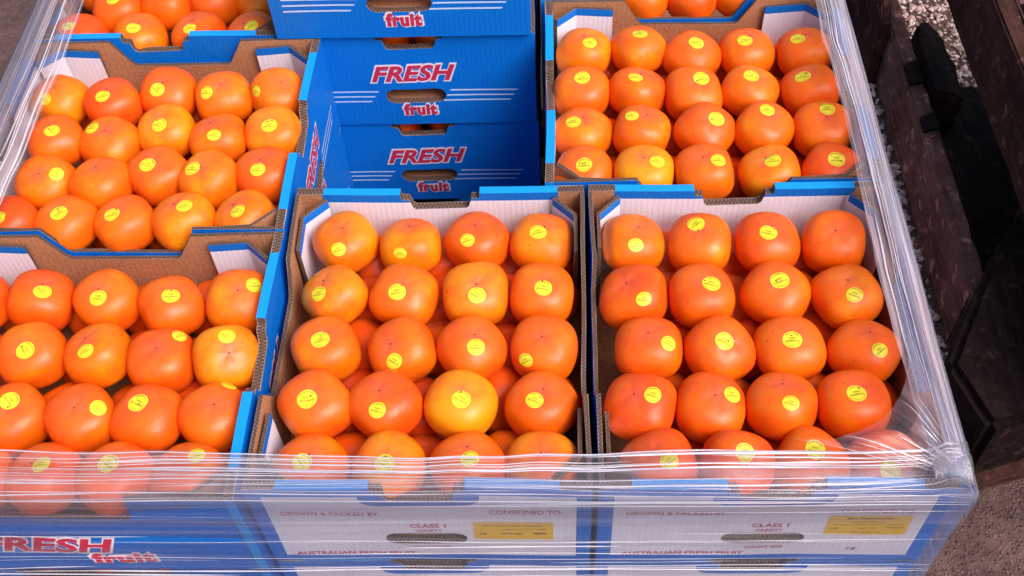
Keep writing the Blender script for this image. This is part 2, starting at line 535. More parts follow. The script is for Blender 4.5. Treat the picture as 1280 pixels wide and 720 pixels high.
def corner_mesh(sx, sy, flap):
    """white inner end liner folded across the corner and along the side"""
    t = .004
    x1 = W / 2 - TS - .0035; y1 = L / 2 - TE - .0012
    P = [(x1 - .0275, y1 - t * .3), (x1 - .001, y1 - .030), (x1 - .001, y1 - flap)]
    Q = [(P[0][0] - .003, P[0][1] - t), (P[1][0] - t, P[1][1] - .002), (P[2][0] - t, P[2][1])]
    P = [(sx * a, sy * b) for a, b in P]; Q = [(sx * a, sy * b) for a, b in Q]
    z0, z1 = .044, H - .005
    V, F, mi, uvs = [], [], [], []
    for ring in (P, Q):
        for i, p in enumerate(ring):
            V.append((*p, z0)); V.append((*p, z1 - (.004 if i == 2 else 0)))
    run = 0
    for i in range(2):
        a, b = 2 * i, 2 * i + 2
        d = math.dist(P[i], P[i + 1])
        F.append((a, b, b + 1, a + 1)); mi.append(1); uvs.append([(run, z0), (run + d, z0), (run + d, z1), (run, z1)])
        F.append((a + 6, a + 7, b + 7, b + 6)); mi.append(0); uvs.append([(run, z0), (run, z1 + .004), (run + d, z1 + .004), (run + d, z0)])
        F.append((a + 1, b + 1, b + 7, a + 7)); mi.append(2); uvs.append([(run, 0), (run + d, 0), (run + d, 1), (run, 1)])
        F.append((a, a + 6, b + 6, b)); mi.append(1); uvs.append([(run, 0), (run, 1), (run + d, 1), (run + d, 0)])
        run += d
    for a in (0, 4):
        F.append((a, a + 1, a + 7, a + 6)); mi.append(2); uvs.append([(z0, 0), (z1, 0), (z1, 1), (z0, 1)])
    me = mesh('corner_panel', V, F, ['liner', 'kraft', 'edge'], mi, uvs)
    bm = bmesh.new(); bm.from_mesh(me); bmesh.ops.recalc_face_normals(bm, faces=bm.faces); bm.to_mesh(me); bm.free()
    return me
CORNERS = [corner_mesh(sx, sy, f) for sx, sy, f in ((1, 1, .084), (-1, 1, .080), (1, -1, .088), (-1, -1, .083))]
def base_mesh():
    a, b = W / 2 - TS - .001, L / 2 - TE - .001
    z0, z1 = .0005, .040
    V = [(x, y, z) for z in (z0, z1) for x, y in ((-a, -b), (a, -b), (a, b), (-a, b))]
    F = [(3, 2, 1, 0), (4, 5, 6, 7), (0, 1, 5, 4), (1, 2, 6, 5), (2, 3, 7, 6), (3, 0, 4, 7)]
    return mesh('base', V, F, ['kraft'], [0] * 6, [[(V[i][0], V[i][1]) for i in f] for f in F])
BASE = base_mesh()
# front liners run across the inside of each end, one flute thick, so their cut top shows beside the fold

fr = face_frame(1)
def prints(fr, cx, z0, kind):
    """red lettering with a pale outline"""
    out = []
    if kind == 'end':
        A = fit_text('FRESH', .122, .0290, offset=.035, shear=.33, spacing=1.02); B = fit_text('fruit', .049, .0230, offset=.055, spacing=1.12)
        A2 = fit_text('FRESH', .1285, .0350, offset=.075, shear=.33, spacing=1.02); B2 = fit_text('fruit', .0545, .0285, offset=.10, spacing=1.12)
        pa, pb = (0, .0985), (.004, .0305)
    else:
        A = fit_text('FRESH', .155, .0330, offset=.035, shear=.33, spacing=1.02); B = fit_text('fruit', .070, .0250, offset=.055, spacing=1.12)
        A2 = fit_text('FRESH', .1625, .0395, offset=.075, shear=.33, spacing=1.02); B2 = fit_text('fruit', .0765, .0310, offset=.10, spacing=1.12)
        pa, pb = (0, .0), (.075, -.031)
    o, U, V, N = [Vector(a) for a in fr]
    f2 = (o + U * cx + V * z0, U, V, N)
    f3 = (o + U * cx + V * z0 + N * .0004, U, V, N)
    return [flat_mesh('lettering_outline', join2([(A2, pa)]), f2, 'pink'), flat_mesh('lettering_outline', join2([(B2, pb)]), f2, 'pink'),
            flat_mesh('lettering', join2([(A, pa)]), f3, 'red'), flat_mesh('lettering', join2([(B, pb)]), f3, 'red')]
P_END = prints(face_frame(1), 0, 0, 'end')
STRIPES = []
for k in range(3):
    z = .0655 - .0095 * k
    STRIPES.append(flat_mesh('stripe', ((bar2(.098, .0026, .0012)[0] + np.array([.100 - .0055 * k, z])), [(0, 1, 2, 3)]), face_frame(1), 'paleblue'))
    STRIPES.append(flat_mesh('stripe', ((bar2(.104 - .006 * k, .0026, .0012)[0] + np.array([-.106 - .003 * k, z])), [(0, 1, 2, 3)]), face_frame(1), 'paleblue'))
LF_ = face_frame(-1)
P_LABEL = [flat_mesh('lettering', join2([t_]), LF_, 'rose') for t_ in (
    (fit_text('GROWN & PACKED BY:', .104, .0080, offset=.01), (-.095, .1150)),
    (fit_text('CONSIGNED TO:', .075, .0085, offset=.01), (.108, .1190)),
    (fit_text('CLASS 1', .038, .0085, offset=.02), (.004, .0880)),
    (fit_text('VARIETY', .029, .0065, offset=.01), (.004, .0765)),
    (fit_text('COUNT SIZE', .041, .0065, offset=.01), (.004, .0335)),
    (fit_text('AUSTRALIAN FRESH FRUIT', .132, .0085, offset=.02), (-.082, .0180)))]
def amber(cx, cz, w, h, lines, nm):
    o, U, V, N = [Vector(a) for a in LF_]
    me = flat_mesh('paper_label', bar_at(w, h, cx, cz), LF_, 'amber')
    tx = [flat_mesh('lettering', join2([q_]), (o + N * .0004, U, V, N), 'black') for q_ in lines]
    return me, tx
def bar_at(w, h, cx, cz):
    return bar2(w, h)[0] + np.array([cx, cz]), [(0, 1, 2, 3)]
AMB_C = amber(.094, .076, .084, .041, [(fit_text('Jiro Persimmons Australia', .062, .0040), (0.0940, 0.0890)), (fit_text('Variety  Packed', .045, .0028), (0.1050, 0.0805)),
    (fit_text('16', .006, .0055, offset=.02), (0.0620, 0.0695)), (fit_text('001 Aug 16aw', .023, .0050, offset=.02), (0.0930, 0.0695)), (fit_text('18/8/22', .014, .0045, offset=.02), (0.1220, 0.0705))], 'C')
AMB_R = amber(.104, .0870, .084, .044, [(fit_text('Jiro Persimmon', .048, .0050, offset=.02), (0.1040, 0.1035)), (fit_text('Produce of Australia', .034, .0028), (0.1040, 0.0955)), (fit_text('Product  Description  Packed', .070, .0025), (0.1040, 0.0895)),
    (fit_text('16', .008, .0040), (0.0700, 0.0815)), (fit_text('Jiro 16', .017, .0040), (0.1040, 0.0815)), (fit_text('10kg/22', .018, .0040), (0.1320, 0.0830)), (fit_text('001 Aug 16', .03, .0030), (0.1040, 0.0720))], 'R')
HAND = flat_mesh('lettering', fit_text('16', .010, .0075, shear=.2), ((.0, -(L / 2 + .0004), 0), (1, 0, 0), (0, 0, 1), (0, -1, 0)), 'black')
HAND.transform(Matrix.Translation((.098, 0, .030)))

def make_tray(verts=(0, 0)):
    root = link('persimmon_tray', None)
    reg(link('base', BASE, root))
    e1 = reg(link('end_panel', END_FRESH, root)); e2 = reg(link('end_panel', END_LABEL, root))
    for me in P_END: reg(link(me.name.split('.')[0], me, e1))
    for me in STRIPES: reg(link('stripe', me, e1))
    [reg(link('lettering', q_, e2)) for q_ in P_LABEL]
    reg(link('side_panel', SIDES[(1, verts[0])], root)); reg(link('side_panel', SIDES[(-1, verts[1])], root))
    for c in CORNERS: reg(link('corner_panel', c, root))
    return root
def place(o, x, y, lev, rot):
    o.location = (x, y, -H + lev * (H + .002) if lev else -H); o.rotation_euler = (0, 0, R_(rot) + random.uniform(-.004, .004))

# rim-level places on the pallet: centre x, centre y, rotation of the printed blue end (0 = away from the viewer)
SPOT = {
 'LF': (.2065, .168, -90), 'LB': (.2065, .523, -90), 'LBB': (.176, .908, 180),
 'C': (.5935, .2075, 0), 'R': (.9505, .2075, 0), 'RB': (.9275, .592, 90), 'RBB': (.9225, .949, 90), 'ST': (.533, .903, 180),
}
NAMES = {'LF': 'front left', 'LB': 'middle left', 'LBB': 'back left', 'C': 'front middle', 'R': 'front right', 'RB': 'back right', 'RBB': 'farthest right'}
LAB = {
 'LF': ('open blue fruit tray at front left, red and white lettering on its long side', (1, 0)),
 'LB': ('open blue fruit tray at middle left beside the gap, under loose film', (1, 0)),
 'LBB': ('open blue fruit tray at back left against the tall stack', (0, 0)),
 'C': ('front middle fruit tray, white end with amber label right of the slot', (0, 0)),
 'R': ('front right corner fruit tray, amber label near its outer edge, handwritten 16', (0, 0)),
 'RB': ('open blue fruit tray at right, behind the front right corner tray', (0, 0)),
 'RBB': ('farthest fruit tray at top right, mostly cut off by the photo edge', (0, 0)),
 'ST': ('middle blue tray of the stack behind the gap, whole red lettering showing', (0, 0)),
}
TRAYG = 'cardboard fruit trays stacked on the pallet'
for me in P_END + STRIPES + P_LABEL + [AMB_C[0], AMB_R[0], HAND] + AMB_C[1] + AMB_R[1]: warp(me, 1)
proto = make_tray((0, 0))
protoA = make_tray((1, 0))
protoB = None
used = set()
TR = {}
for k, (x, y, r) in SPOT.items():
    src = protoA if LAB[k][1] == (1, 0) else proto
    if src.name in used: t = copy_tree(src)
    else: t = src; used.add(src.name)
    place(t, x, y, 0, r)
    tag(t, LAB[k][0], 'fruit tray', TRAYG)
    TR[k] = t
up = copy_tree(proto); place(up, .533 - .004, .897, 1, 180)
tag(up, 'top blue tray of the stack behind the gap, cut off by the upper photo edge', 'fruit tray', TRAYG)
low = copy_tree(proto); place(low, .536, .905, -1, 180)
tag(low, 'lowest visible blue tray of the stack behind the gap, half hidden by a tray rim', 'fruit tray', TRAYG)
UND = {'LF': 'front left', 'LB': 'middle left', 'LBB': 'back left', 'C': 'front middle', 'R': 'front right corner', 'RB': 'back right', 'RBB': 'farthest right'}
for k, n in UND.items():
    x, y, r = SPOT[k]
    t = copy_tree(protoA if LAB[k][1] == (1, 0) else proto); place(t, x, y, -1, r)
    tag(t, f'blue fruit tray directly underneath the {n} tray', 'fruit tray', TRAYG)
for k in SPOT:
    x, y, r = SPOT[k]
    t = copy_tree(proto); place(t, x, y, -2, r)
    tag(t, 'blue fruit tray in the bottom layer of the load, next to the wooden pallet', 'fruit tray', 'fruit trays of the bottom layer')
def end_of(t, i):
    return [c for c in t.children if c.name.startswith('end_panel')][i]
def label_end(t):
    return [c for c in t.children if c.name.startswith('end_panel') and c.data == END_LABEL][0]
for t, A in ((TR['C'], AMB_C), (TR['R'], AMB_R)):
    e = label_end(t)
    p = link('paper_label', A[0], t); [link('lettering', q_, p) for q_ in A[1]]
link('handwritten_number', HAND, label_end(TR['R']))
# print on the outer long side of the front left trays
for me in prints(((W / 2 + .0004, 0, 0), (0, 1, 0), (0, 0, 1), (1, 0, 0)), -.024, .064, 'side'):
    warp(me, 0)
    s = [c for c in TR['LF'].children if c.name.startswith('side_panel') and c.data in (SIDES[(1, 1)], SIDES[(1, 0)])][0]
    link(me.name.split('.')[0], me, s)

# wooden pallet under the load
def box(x0, y0, z0, x1, y1, z1, key, name):
    V = [(x, y, z) for z in (z0, z1) for x, y in ((x0, y0), (x1, y0), (x1, y1), (x0, y1))]
    F = [(3, 2, 1, 0), (4, 5, 6, 7), (0, 1, 5, 4), (1, 2, 6, 5), (2, 3, 7, 6), (3, 0, 4, 7)]
    me = mesh(name, V, F, [key])
    bm = bmesh.new(); bm.from_mesh(me); bmesh.ops.bevel(bm, geom=bm.edges[:], offset=min(.004, (z1 - z0) / 5), segments=1, affect='EDGES'); bm.to_mesh(me); bm.free()
    return me
PZ = -3 * (H + .002) - .001
pal = tag(link('wooden_pallet', None, None, (0, 0, GZ)), 'weathered wooden pallet under the wrapped load of fruit trays', 'pallet')
for i in range(6):
    link('deck_board', box(0, .01 + i * .193, PZ - .022 - GZ, 1.13, .13 + i * .193, PZ - GZ, 'wood', 'deck_board'), pal)
for x in (.0, .515, 1.03):
    link('bearer', box(x, .01, .0, x + .1, 1.11, PZ - .0225 - GZ, 'wood', 'bearer'), pal)

# ---------------------------------------------------------------- persimmons
FR, FH = 0.0392, 0.0300
def surf(d, v):
    """point on fruit variant v along unit directions d (n,3)"""
    d = np.asarray(d, float)
    x, y, z = d[:, 0], d[:, 1], d[:, 2]
    s = np.sqrt(x * x + y * y); ph = np.arctan2(y, x)
    p, sq, l2, ph0 = v['p'], v['sq'], v['l2'], v['ph']
    g = (s ** p + np.abs(z) ** p) ** (-1.0 / p)
    lob = 1 + s * s * (sq * np.cos(4 * (ph - ph0)) + l2 * np.cos(2 * (ph - ph0) + v['a']) + v['l3'] * np.cos(3 * ph + v['b']))
    R = FR * v['w'] * lob * g
    taper = 1 - v['tp'] * np.maximum(z, 0) ** 2 * s
    zz = FH * z * g
    r0 = s * g
    topf = (z > 0)
    zz = zz - topf * (v['dip'] * np.exp(-(r0 / .16) ** 2) + .0009 * np.exp(-((r0 - .30) / .2) ** 2) * (.5 + .5 * np.cos(4 * (ph - ph0) + .6)))
    zz = zz + (z < 0) * .006 * np.exp(-(r0 / .3) ** 2)
    return np.stack([R * x * taper, R * y * taper, zz], -1)
def rvar(i):
    r = random.Random(100 + i)
    return dict(p=r.uniform(2.3, 2.9), sq=r.uniform(.02, .06), l2=r.uniform(-.03, .03), l3=r.uniform(-.02, .02), ph=r.uniform(0, 6.28), a=r.uniform(0, 6.28), b=r.uniform(0, 6.28),
                w=r.uniform(.985, 1.03), tp=r.uniform(.0, .10), dip=r.uniform(.0006, .0022))
VAR = [rvar(i) for i in range(14)]
def fruit_mesh(v, nu=44, nv=26):
    dirs = [(0, 0, 1)]
    for j in range(1, nv):
        th = math.pi * j / nv
        for i in range(nu):
            a = 2 * math.pi * i / nu
            dirs.append((math.sin(th) * math.cos(a), math.sin(th) * math.sin(a), math.cos(th)))
    dirs.append((0, 0, -1))
    P = surf(dirs, v)
    F = [(0, 1 + i, 1 + (i + 1) % nu) for i in range(nu)]
    for j in range(nv - 2):
        a = 1 + j * nu
        F += [(a + i, a + nu + i, a + nu + (i + 1) % nu, a + (i + 1) % nu) for i in range(nu)]
    a = 1 + (nv - 2) * nu
    F += [(a + (i + 1) % nu, a + i, len(P) - 1) for i in range(nu)]
    return mesh('persimmon', P, F, ['skin'], smooth=True)
FM = [fruit_mesh(v) for v in VAR]
def tip_mesh(v):
    d = [(0, 0, 1)] + [(.032 * math.cos(a), .026 * math.sin(a), 1) for a in [k * math.pi / 4 for k in range(8)]]
    d = np.array(d); d /= np.linalg.norm(d, axis=1)[:, None]
    P = surf(d, v) + np.array([0, 0, .0003]); P[0, 2] += .0012
    return mesh('tip', P, [(0, 1 + i, 1 + (i + 1) % 8) for i in range(8)], ['tip'], smooth=True)
TM = [tip_mesh(v) for v in VAR]

SR = 0.0080
rings = [(0, 0)] + [(SR * k / 3 * math.cos(a), SR * k / 3 * math.sin(a)) for k in (1, 2, 3) for a in [2 * math.pi * i / 20 for i in range(20)]]
SF = [(0, 1 + i, 1 + (i + 1) % 20) for i in range(20)]
for k in (0, 20):
    SF += [(1 + k + i, 21 + k + i, 21 + k + (i + 1) % 20, 1 + k + (i + 1) % 20) for i in range(20)]
def arc_text(s, rad, a0, a1, h, flip):
    it = []
    V, F = [], []
    for i, ch in enumerate(s):
        if ch == ' ': continue
        a = a0 + (a1 - a0) * i / (len(s) - 1)
        v, f = fit_text(ch, h * (.35 if ch == 'I' else .8), h, res=1)
        rot = a - math.pi / 2 if not flip else a + math.pi / 2
        c, s_ = math.cos(rot), math.sin(rot)
        v = v @ np.array([[c, s_], [-s_, c]]) + rad * np.array([math.cos(a), math.sin(a)])
        k = sum(len(q) for q in V); V.append(v); F += [tuple(j + k for j in p) for p in f]
    return np.concatenate(V), F
STX = join2([(fit_text('SWEET', .0058, .0016, res=1, offset=.03), (0, .0014)), (fit_text('PERSIMMON', .0116, .0017, res=1, offset=.03), (0, -.0013)),
             (arc_text('AUSTRALIA', .0063, R_(205), R_(335), .0015, True), (0, 0)),
             (join2([(bar2(.0009, .0011), (.0063 * math.cos(R_(a)), .0063 * math.sin(R_(a)))) for a in range(40, 141, 11)]), (0, 0))])
def conform(pts, n0, rot, v, lift):
    n0 = np.array(n0, float); n0 /= np.linalg.norm(n0)
    a = np.cross([0, 1, 0] if abs(n0[1]) < .9 else [0, 0, 1], n0); a /= np.linalg.norm(a); b = np.cross(n0, a)
    c, s = math.cos(rot), math.sin(rot)
    A = c * a + s * b; B = -s * a + c * b
    P0 = surf([n0], v)[0]
    rad = np.linalg.norm(P0)
    q = np.asarray(pts) / rad
    d = n0 + q[:, :1] * A + q[:, 1:] * B
    d /= np.linalg.norm(d, axis=1)[:, None]
    P = surf(d, v)
    return P + d * lift

# measured fruit places: x, y, colour tone, direction of the sticker
FRUIT = {
 'C': [
  [(0.4794,0.3555,0.35,(-0.07,-0.71,0.70)), (0.5593,0.3492,0.38,(-0.20,-0.68,0.70)), (0.6400,0.3530,0.7,(-0.23,-0.47,0.85)), (0.7186,0.3505,0.4,(-0.11,-0.18,0.98))],
  [(0.4753,0.2711,0.3,(-0.33,-0.40,0.86)), (0.5577,0.2677,0.5,(-0.12,-0.36,0.93)), (0.6410,0.2690,0.4,(0.09,-0.50,0.86)), (0.7175,0.2727,0.5,(0.06,-0.29,0.95))],
  [(0.4734,0.1929,0.45,(-0.02,-0.16,0.99)), (0.5591,0.1899,0.6,(-0.12,-0.72,0.69)), (0.6384,0.1924,0.65,(0.18,-0.39,0.90)), (0.7202,0.1938,0.62,(-0.49,-0.67,0.56))],
  [(0.4726,0.1123,0.7,(-0.09,-0.22,0.97)), (0.5515,0.1087,0.88,(-0.08,-0.51,0.86)), (0.6329,0.1092,0.15,(0.07,-0.26,0.96)), (0.7174,0.1166,0.7,(-0.16,-0.26,0.95))],
  [(0.4748,0.0415,0.55,(-0.08,-0.16,0.98)), (0.5566,0.0393,0.35,(-0.02,-0.25,0.97)), (0.6393,0.0389,0.5,(0.09,-0.18,0.98)), (0.7174,0.0432,0.3,(-0.28,-0.75,0.59))],
 ],
 'R': [
  [(0.8274,0.3488,0.42,(0.03,-0.56,0.83)), (0.9064,0.3438,0.58,(-0.16,0.17,0.97)), (0.9865,0.3450,0.78,(-0.08,-0.22,0.97)), (1.0649,0.3438,0.62,None)],
  [(0.8251,0.2678,0.85,(0.17,-0.53,0.83)), (0.9020,0.2622,0.7,(0.21,-0.10,0.97)), (0.9868,0.2670,0.65,(0.00,-0.06,1.00)), (1.0674,0.2636,0.4,(0.02,-0.45,0.89))],
  [(0.8350,0.1862,0.72,(0.47,-0.27,0.84)), (0.9114,0.1801,0.7,(0.04,-0.18,0.98)), (0.9921,0.1922,0.66,(-0.05,-0.17,0.99)), (1.0731,0.1882,0.7,(0.18,-0.41,0.89))],
  [(0.8224,0.1169,0.82,(0.27,-0.09,0.96)), (0.8950,0.1074,0.76,(0.52,0.01,0.85)), (0.9730,0.1148,0.7,(0.06,-0.36,0.93)), (1.0514,0.1182,0.72,(-0.07,-0.11,0.99))],
  [(0.8364,0.0427,0.85,(0.16,-0.25,0.96)), (0.9125,0.0406,0.74,(0.10,-0.03,0.99)), (0.9915,0.0448,0.6,(0.01,0.08,1.00)), (1.0690,0.0463,0.85,(-0.08,-0.47,0.88))],
 ],
 'RB': [
  [(0.7770,0.6916,0.35,(0.18,-0.30,0.94)), (0.8530,0.6962,0.5,(0.04,-0.02,1.00)), (0.9249,0.6791,0.62,(0.08,-0.10,0.99)), (1.0022,0.6919,0.48,(-0.15,-0.17,0.97)), (1.0801,0.6830,0.52,(-0.34,-0.08,0.94))],
  [(0.7707,0.6102,0.55,(0.02,-0.05,1.00)), (0.8475,0.6146,0.65,(-0.08,-0.12,0.99)), (0.9193,0.5862,0.55,(0.22,0.00,0.98)), (0.9968,0.5983,0.5,(-0.03,-0.02,1.00)), (1.0774,0.6056,0.62,(-0.36,-0.03,0.93))],
  [(0.7711,0.5353,0.5,(-0.30,-0.14,0.94)), (0.8481,0.5306,0.55,(-0.33,-0.02,0.94)), (0.9257,0.5157,0.62,(0.30,-0.12,0.95)), (1.0037,0.5242,0.58,(0.03,0.15,0.99)), (1.0818,0.5254,0.42,(0.06,0.19,0.98))],
  [(0.7706,0.4690,0.55,(-0.02,-0.22,0.97)), (0.8461,0.4578,0.2,(0.35,-0.15,0.92)), (0.9247,0.4494,0.55,(0.33,-0.16,0.93)), (1.0048,0.4519,0.35,(-0.04,-0.13,0.99)), (1.0846,0.4600,0.92,(-0.03,-0.11,0.99))],
 ],
 'LB': [
  [(0.0568,0.6139,0.3,(-0.22,-0.56,0.80)), (0.1339,0.5961,0.85,(-0.05,-0.33,0.94)), (0.2058,0.6181,0.7,(-0.14,-0.47,0.87)), (0.2833,0.6146,0.6,(-0.37,-0.40,0.84)), (0.3585,0.6079,0.45,(-0.56,-0.41,0.72))],
  [(0.0847,0.5267,0.7,(0.17,-0.22,0.96)), (0.1603,0.5132,0.5,(-0.42,0.07,0.91)), (0.2278,0.5385,0.25,(0.00,-0.35,0.94)), (0.3035,0.5249,0.6,(0.10,-0.45,0.89)), (0.3724,0.5353,0.3,(0.02,-0.29,0.96))],
  [(0.0884,0.4544,0.4,(0.56,-0.15,0.81)), (0.1652,0.4404,0.5,None), (0.2348,0.4544,0.58,(-0.14,-0.20,0.97)), (0.3042,0.4447,0.45,(-0.41,-0.11,0.91)), (0.3713,0.4574,0.72,(-0.03,-0.41,0.91))],
  [(0.0606,0.3922,0.85,(0.01,-0.33,0.94)), (0.1322,0.3804,0.62,(0.04,-0.16,0.99)), (0.2050,0.3806,0.52,(-0.17,-0.20,0.96)), (0.2766,0.3807,0.4,(0.21,-0.05,0.98)), (0.3497,0.3821,0.35,(-0.04,-0.27,0.96))],
 ],
 'LF': [
  [(0.0491,0.2705,0.85,None), (0.1259,0.2696,0.88,(0.33,-0.18,0.93)), (0.2048,0.2698,0.6,(0.02,-0.38,0.92)), (0.2832,0.2617,0.62,(0.19,-0.14,0.97)), (0.3706,0.2677,0.4,(0.55,0.12,0.83))],
  [(0.0630,0.1947,0.75,None), (0.1432,0.1918,0.55,(0.12,-0.30,0.95)), (0.2222,0.1910,0.5,(-0.02,-0.34,0.94)), (0.3029,0.1848,0.68,(0.53,0.44,0.73)), (0.3733,0.1852,0.3,(0.14,0.19,0.97))],
  [(0.0777,0.1078,0.7,None), (0.1545,0.1053,0.78,(0.11,0.14,0.98)), (0.2240,0.1009,0.7,(0.63,-0.01,0.77)), (0.2996,0.1024,0.72,(-0.09,0.06,0.99)), (0.3731,0.1039,0.66,(0.34,0.72,0.60))],
  [(0.1221,0.0364,0.6,None), (0.1984,0.0277,0.72,(0.15,0.01,0.99)), (0.2737,0.0265,0.7,(0.01,0.05,1.00)), (0.3476,0.0290,0.58,(0.33,0.25,0.91))],
 ],
 'LBB': [
  [(-0.0224,0.9347,0.6,None), (0.0706,0.9272,0.6,None), (0.1586,0.9281,0.5,None), (0.2412,0.9291,0.6,None)],
  [(0.1004,0.8473,0.6,None), (0.0200,0.8499,0.6,None), (0.1784,0.8485,0.8,None), (0.2609,0.8572,0.5,None)],
  [(0.0881,0.7768,0.72,(0.06,-0.24,0.97)), (0.1632,0.7708,0.62,(-0.03,0.06,1.00)), (0.2425,0.7774,0.7,(-0.39,-0.04,0.92)), (0.3089,0.7918,0.45,(-0.20,-0.30,0.93))],
  [(0.0834,0.7235,0.82,(-0.14,-0.22,0.97)), (0.1645,0.7211,0.45,(0.01,-0.30,0.95)), (0.2336,0.7243,0.7,(-0.10,-0.42,0.90)), (0.3068,0.7380,0.5,(0.11,-0.30,0.95))],
 ],
 'RBB': [
  [(0.8529,0.8018,0.4,None), (0.9140,0.7980,0.55,None), (0.9736,0.7943,0.75,None), (1.0450,0.7956,0.5,None), (1.1209,0.8059,0.5,None)],
 ],
}


ORD = ['first', 'second', 'third', 'fourth', 'fifth']
def colword(j, n):
    if j == 0: return 'leftmost'
    if j == n - 1: return 'rightmost'
    if n == 5 and j == 2: return 'central'
    if j < n / 2: return 'second from left'
    return 'second from right'
def roww(i, n):
    if i == 0: return 'back row'
    if i == n - 1: return 'front row'
    if n == 5: return ['', 'second row', 'middle row', 'fourth row'][i]
    return ['', 'second row', 'third row'][i]
def tone_word(t):
    return 'yellowish orange' if t < .38 else 'orange' if t < .66 else 'reddish orange'
def stick_word(n, tip):
    if n is None: return None
    if abs(n[0]) < .12 and n[1] > -.22: return 'sticker on top'
    if abs(n[0]) < .18: return 'sticker low in front'
    side = 'right' if n[0] > 0 else 'left'
    return f'sticker {side}'
cnt = 0
def add_fruit(x, y, z, tone, st, label, group, rnd, tilt=None):
    global cnt
    vi = rnd.randrange(len(VAR)); v = VAR[vi]
    o = link('persimmon', FM[vi], None, (x, y, z))
    tx, ty = (rnd.gauss(.10, .13), rnd.gauss(0, .13)) if tilt is None else tilt
    o.rotation_euler = (tx, ty, rnd.uniform(0, 6.28))
    o['tone'] = tone
    tag(o, label, 'persimmon', group)
    if tilt is None: link('tip', TM[vi], o)
    if st is not None:
        Rm = np.array(o.rotation_euler.to_matrix())
        loc = Rm.T @ np.array([st[0] * FR, st[1] * FR, st[2] * FH])
        loc = loc / np.array([FR, FR, FH]); loc /= np.linalg.norm(loc)
        yl = Rm.T @ np.array([0, 1, 0])
        # keep the print roughly upright for a viewer in front
        n0 = loc
        a = np.cross([0, 1, 0] if abs(n0[1]) < .9 else [0, 0, 1], n0); a /= np.linalg.norm(a); b = np.cross(n0, a)
        rot = math.atan2(-(yl @ a), yl @ b) + rnd.gauss(0, .35)
        s = link('sticker', mesh('sticker', conform(rings, n0, rot, v, .00035), SF, ['sticker'], smooth=True), o)
        link('lettering', mesh('lettering', conform(STX[0], n0, rot, v, .0006), STX[1], ['stickerink']), s)
    cnt += 1
    return o
rnd = random.Random(11)
for k, rows in FRUIT.items():
    x0, y0, r = SPOT[k]
    lx, ly = (W, L) if r in (0, 180) else (L, W)
    low_pts = []
    pos = {(i, j): [f[0], f[1]] for i, row in enumerate(rows) for j, f in enumerate(sorted(row))}
    for it in range(40):
        for a in pos:
            for b in pos:
                if a < b:
                    d = math.dist(pos[a], pos[b])
                    if d < .0755:
                        for c in (0, 1):
                            e = (pos[b][c] - pos[a][c]) / d * (.0755 - d) * .25
                            pos[a][c] -= e; pos[b][c] += e
        for q in pos.values():
            q[0] = min(max(q[0], x0 - lx / 2 + .049), x0 + lx / 2 - .049); q[1] = min(max(q[1], y0 - ly / 2 + .0440), y0 + ly / 2 - .0440)
    for i, row in enumerate(rows):
        for j, (x, y, tone, st) in enumerate(sorted(row)):
            x, y = pos[(i, j)]
            w = [tone_word(tone) + ' persimmon', stick_word(st, 0) or ('without sticker' if k in ('R', 'LB') else None), f'{colword(j, len(row))}, {roww(i, len(rows))}, {NAMES[k]} tray']
            if k == 'RBB': w = [tone_word(tone) + ' persimmon', f'{colword(j, len(row))} one behind the farthest right tray rim']
            add_fruit(x, y, -.036 + rnd.uniform(-.003, .003), tone + rnd.uniform(-.05, .05), st, ', '.join(a for a in w if a), 'persimmons packed in the top layers of the trays', rnd)
            low_pts.append((x + rnd.uniform(.030, .042), y + rnd.uniform(.032, .044), f'under the fruit {colword(j, len(row))} in {roww(i, len(rows))} of {NAMES[k]} tray'))
    if k in ('C', 'R', 'LF', 'LB', 'RB'):
        if k == 'LF': low_pts += [(.362, .050, 'in the near right corner of the front left tray'), (.362, .285, 'in the far right corner of the front left tray')]
        for (x, y, wh) in low_pts:
            x = min(max(x, x0 - lx / 2 + .046), x0 + lx / 2 - .046); y = min(max(y, y0 - ly / 2 + .046), y0 + ly / 2 - .046)
            add_fruit(x, y, -.095, rnd.uniform(.55, 1.1), None, f'lower layer persimmon {wh}', f'persimmons in the lower layer of the {NAMES[k]} tray', rnd, tilt=(rnd.gauss(0, .3), rnd.gauss(0, .3)))
# fruit seen through the slots and notches of the stack and of the trays underneath
for lev, nm in ((1, 'top'), (0, 'middle'), (-1, 'lowest visible')):
    for i in range(4):
        for zz, lay in ((-.036, 'upper'), (-.097, 'lower')):
            add_fruit(.412 + i * .080, .755 + rnd.uniform(0, .008), zz + lev * (H + .002), rnd.uniform(.5, .95), None, f'persimmon seen through the openings of the {nm} tray in the blue stack', f'persimmons inside the {nm} stacked tray', rnd, tilt=(0, 0))
for i in range(5):
    add_fruit(.047 + i * .079, .048, -.040 - (H + .002), rnd.uniform(.5, .9), None, 'persimmon showing under the front left tray in the layer beneath', 'persimmons in the tray under the front left tray', rnd, tilt=(0, 0))

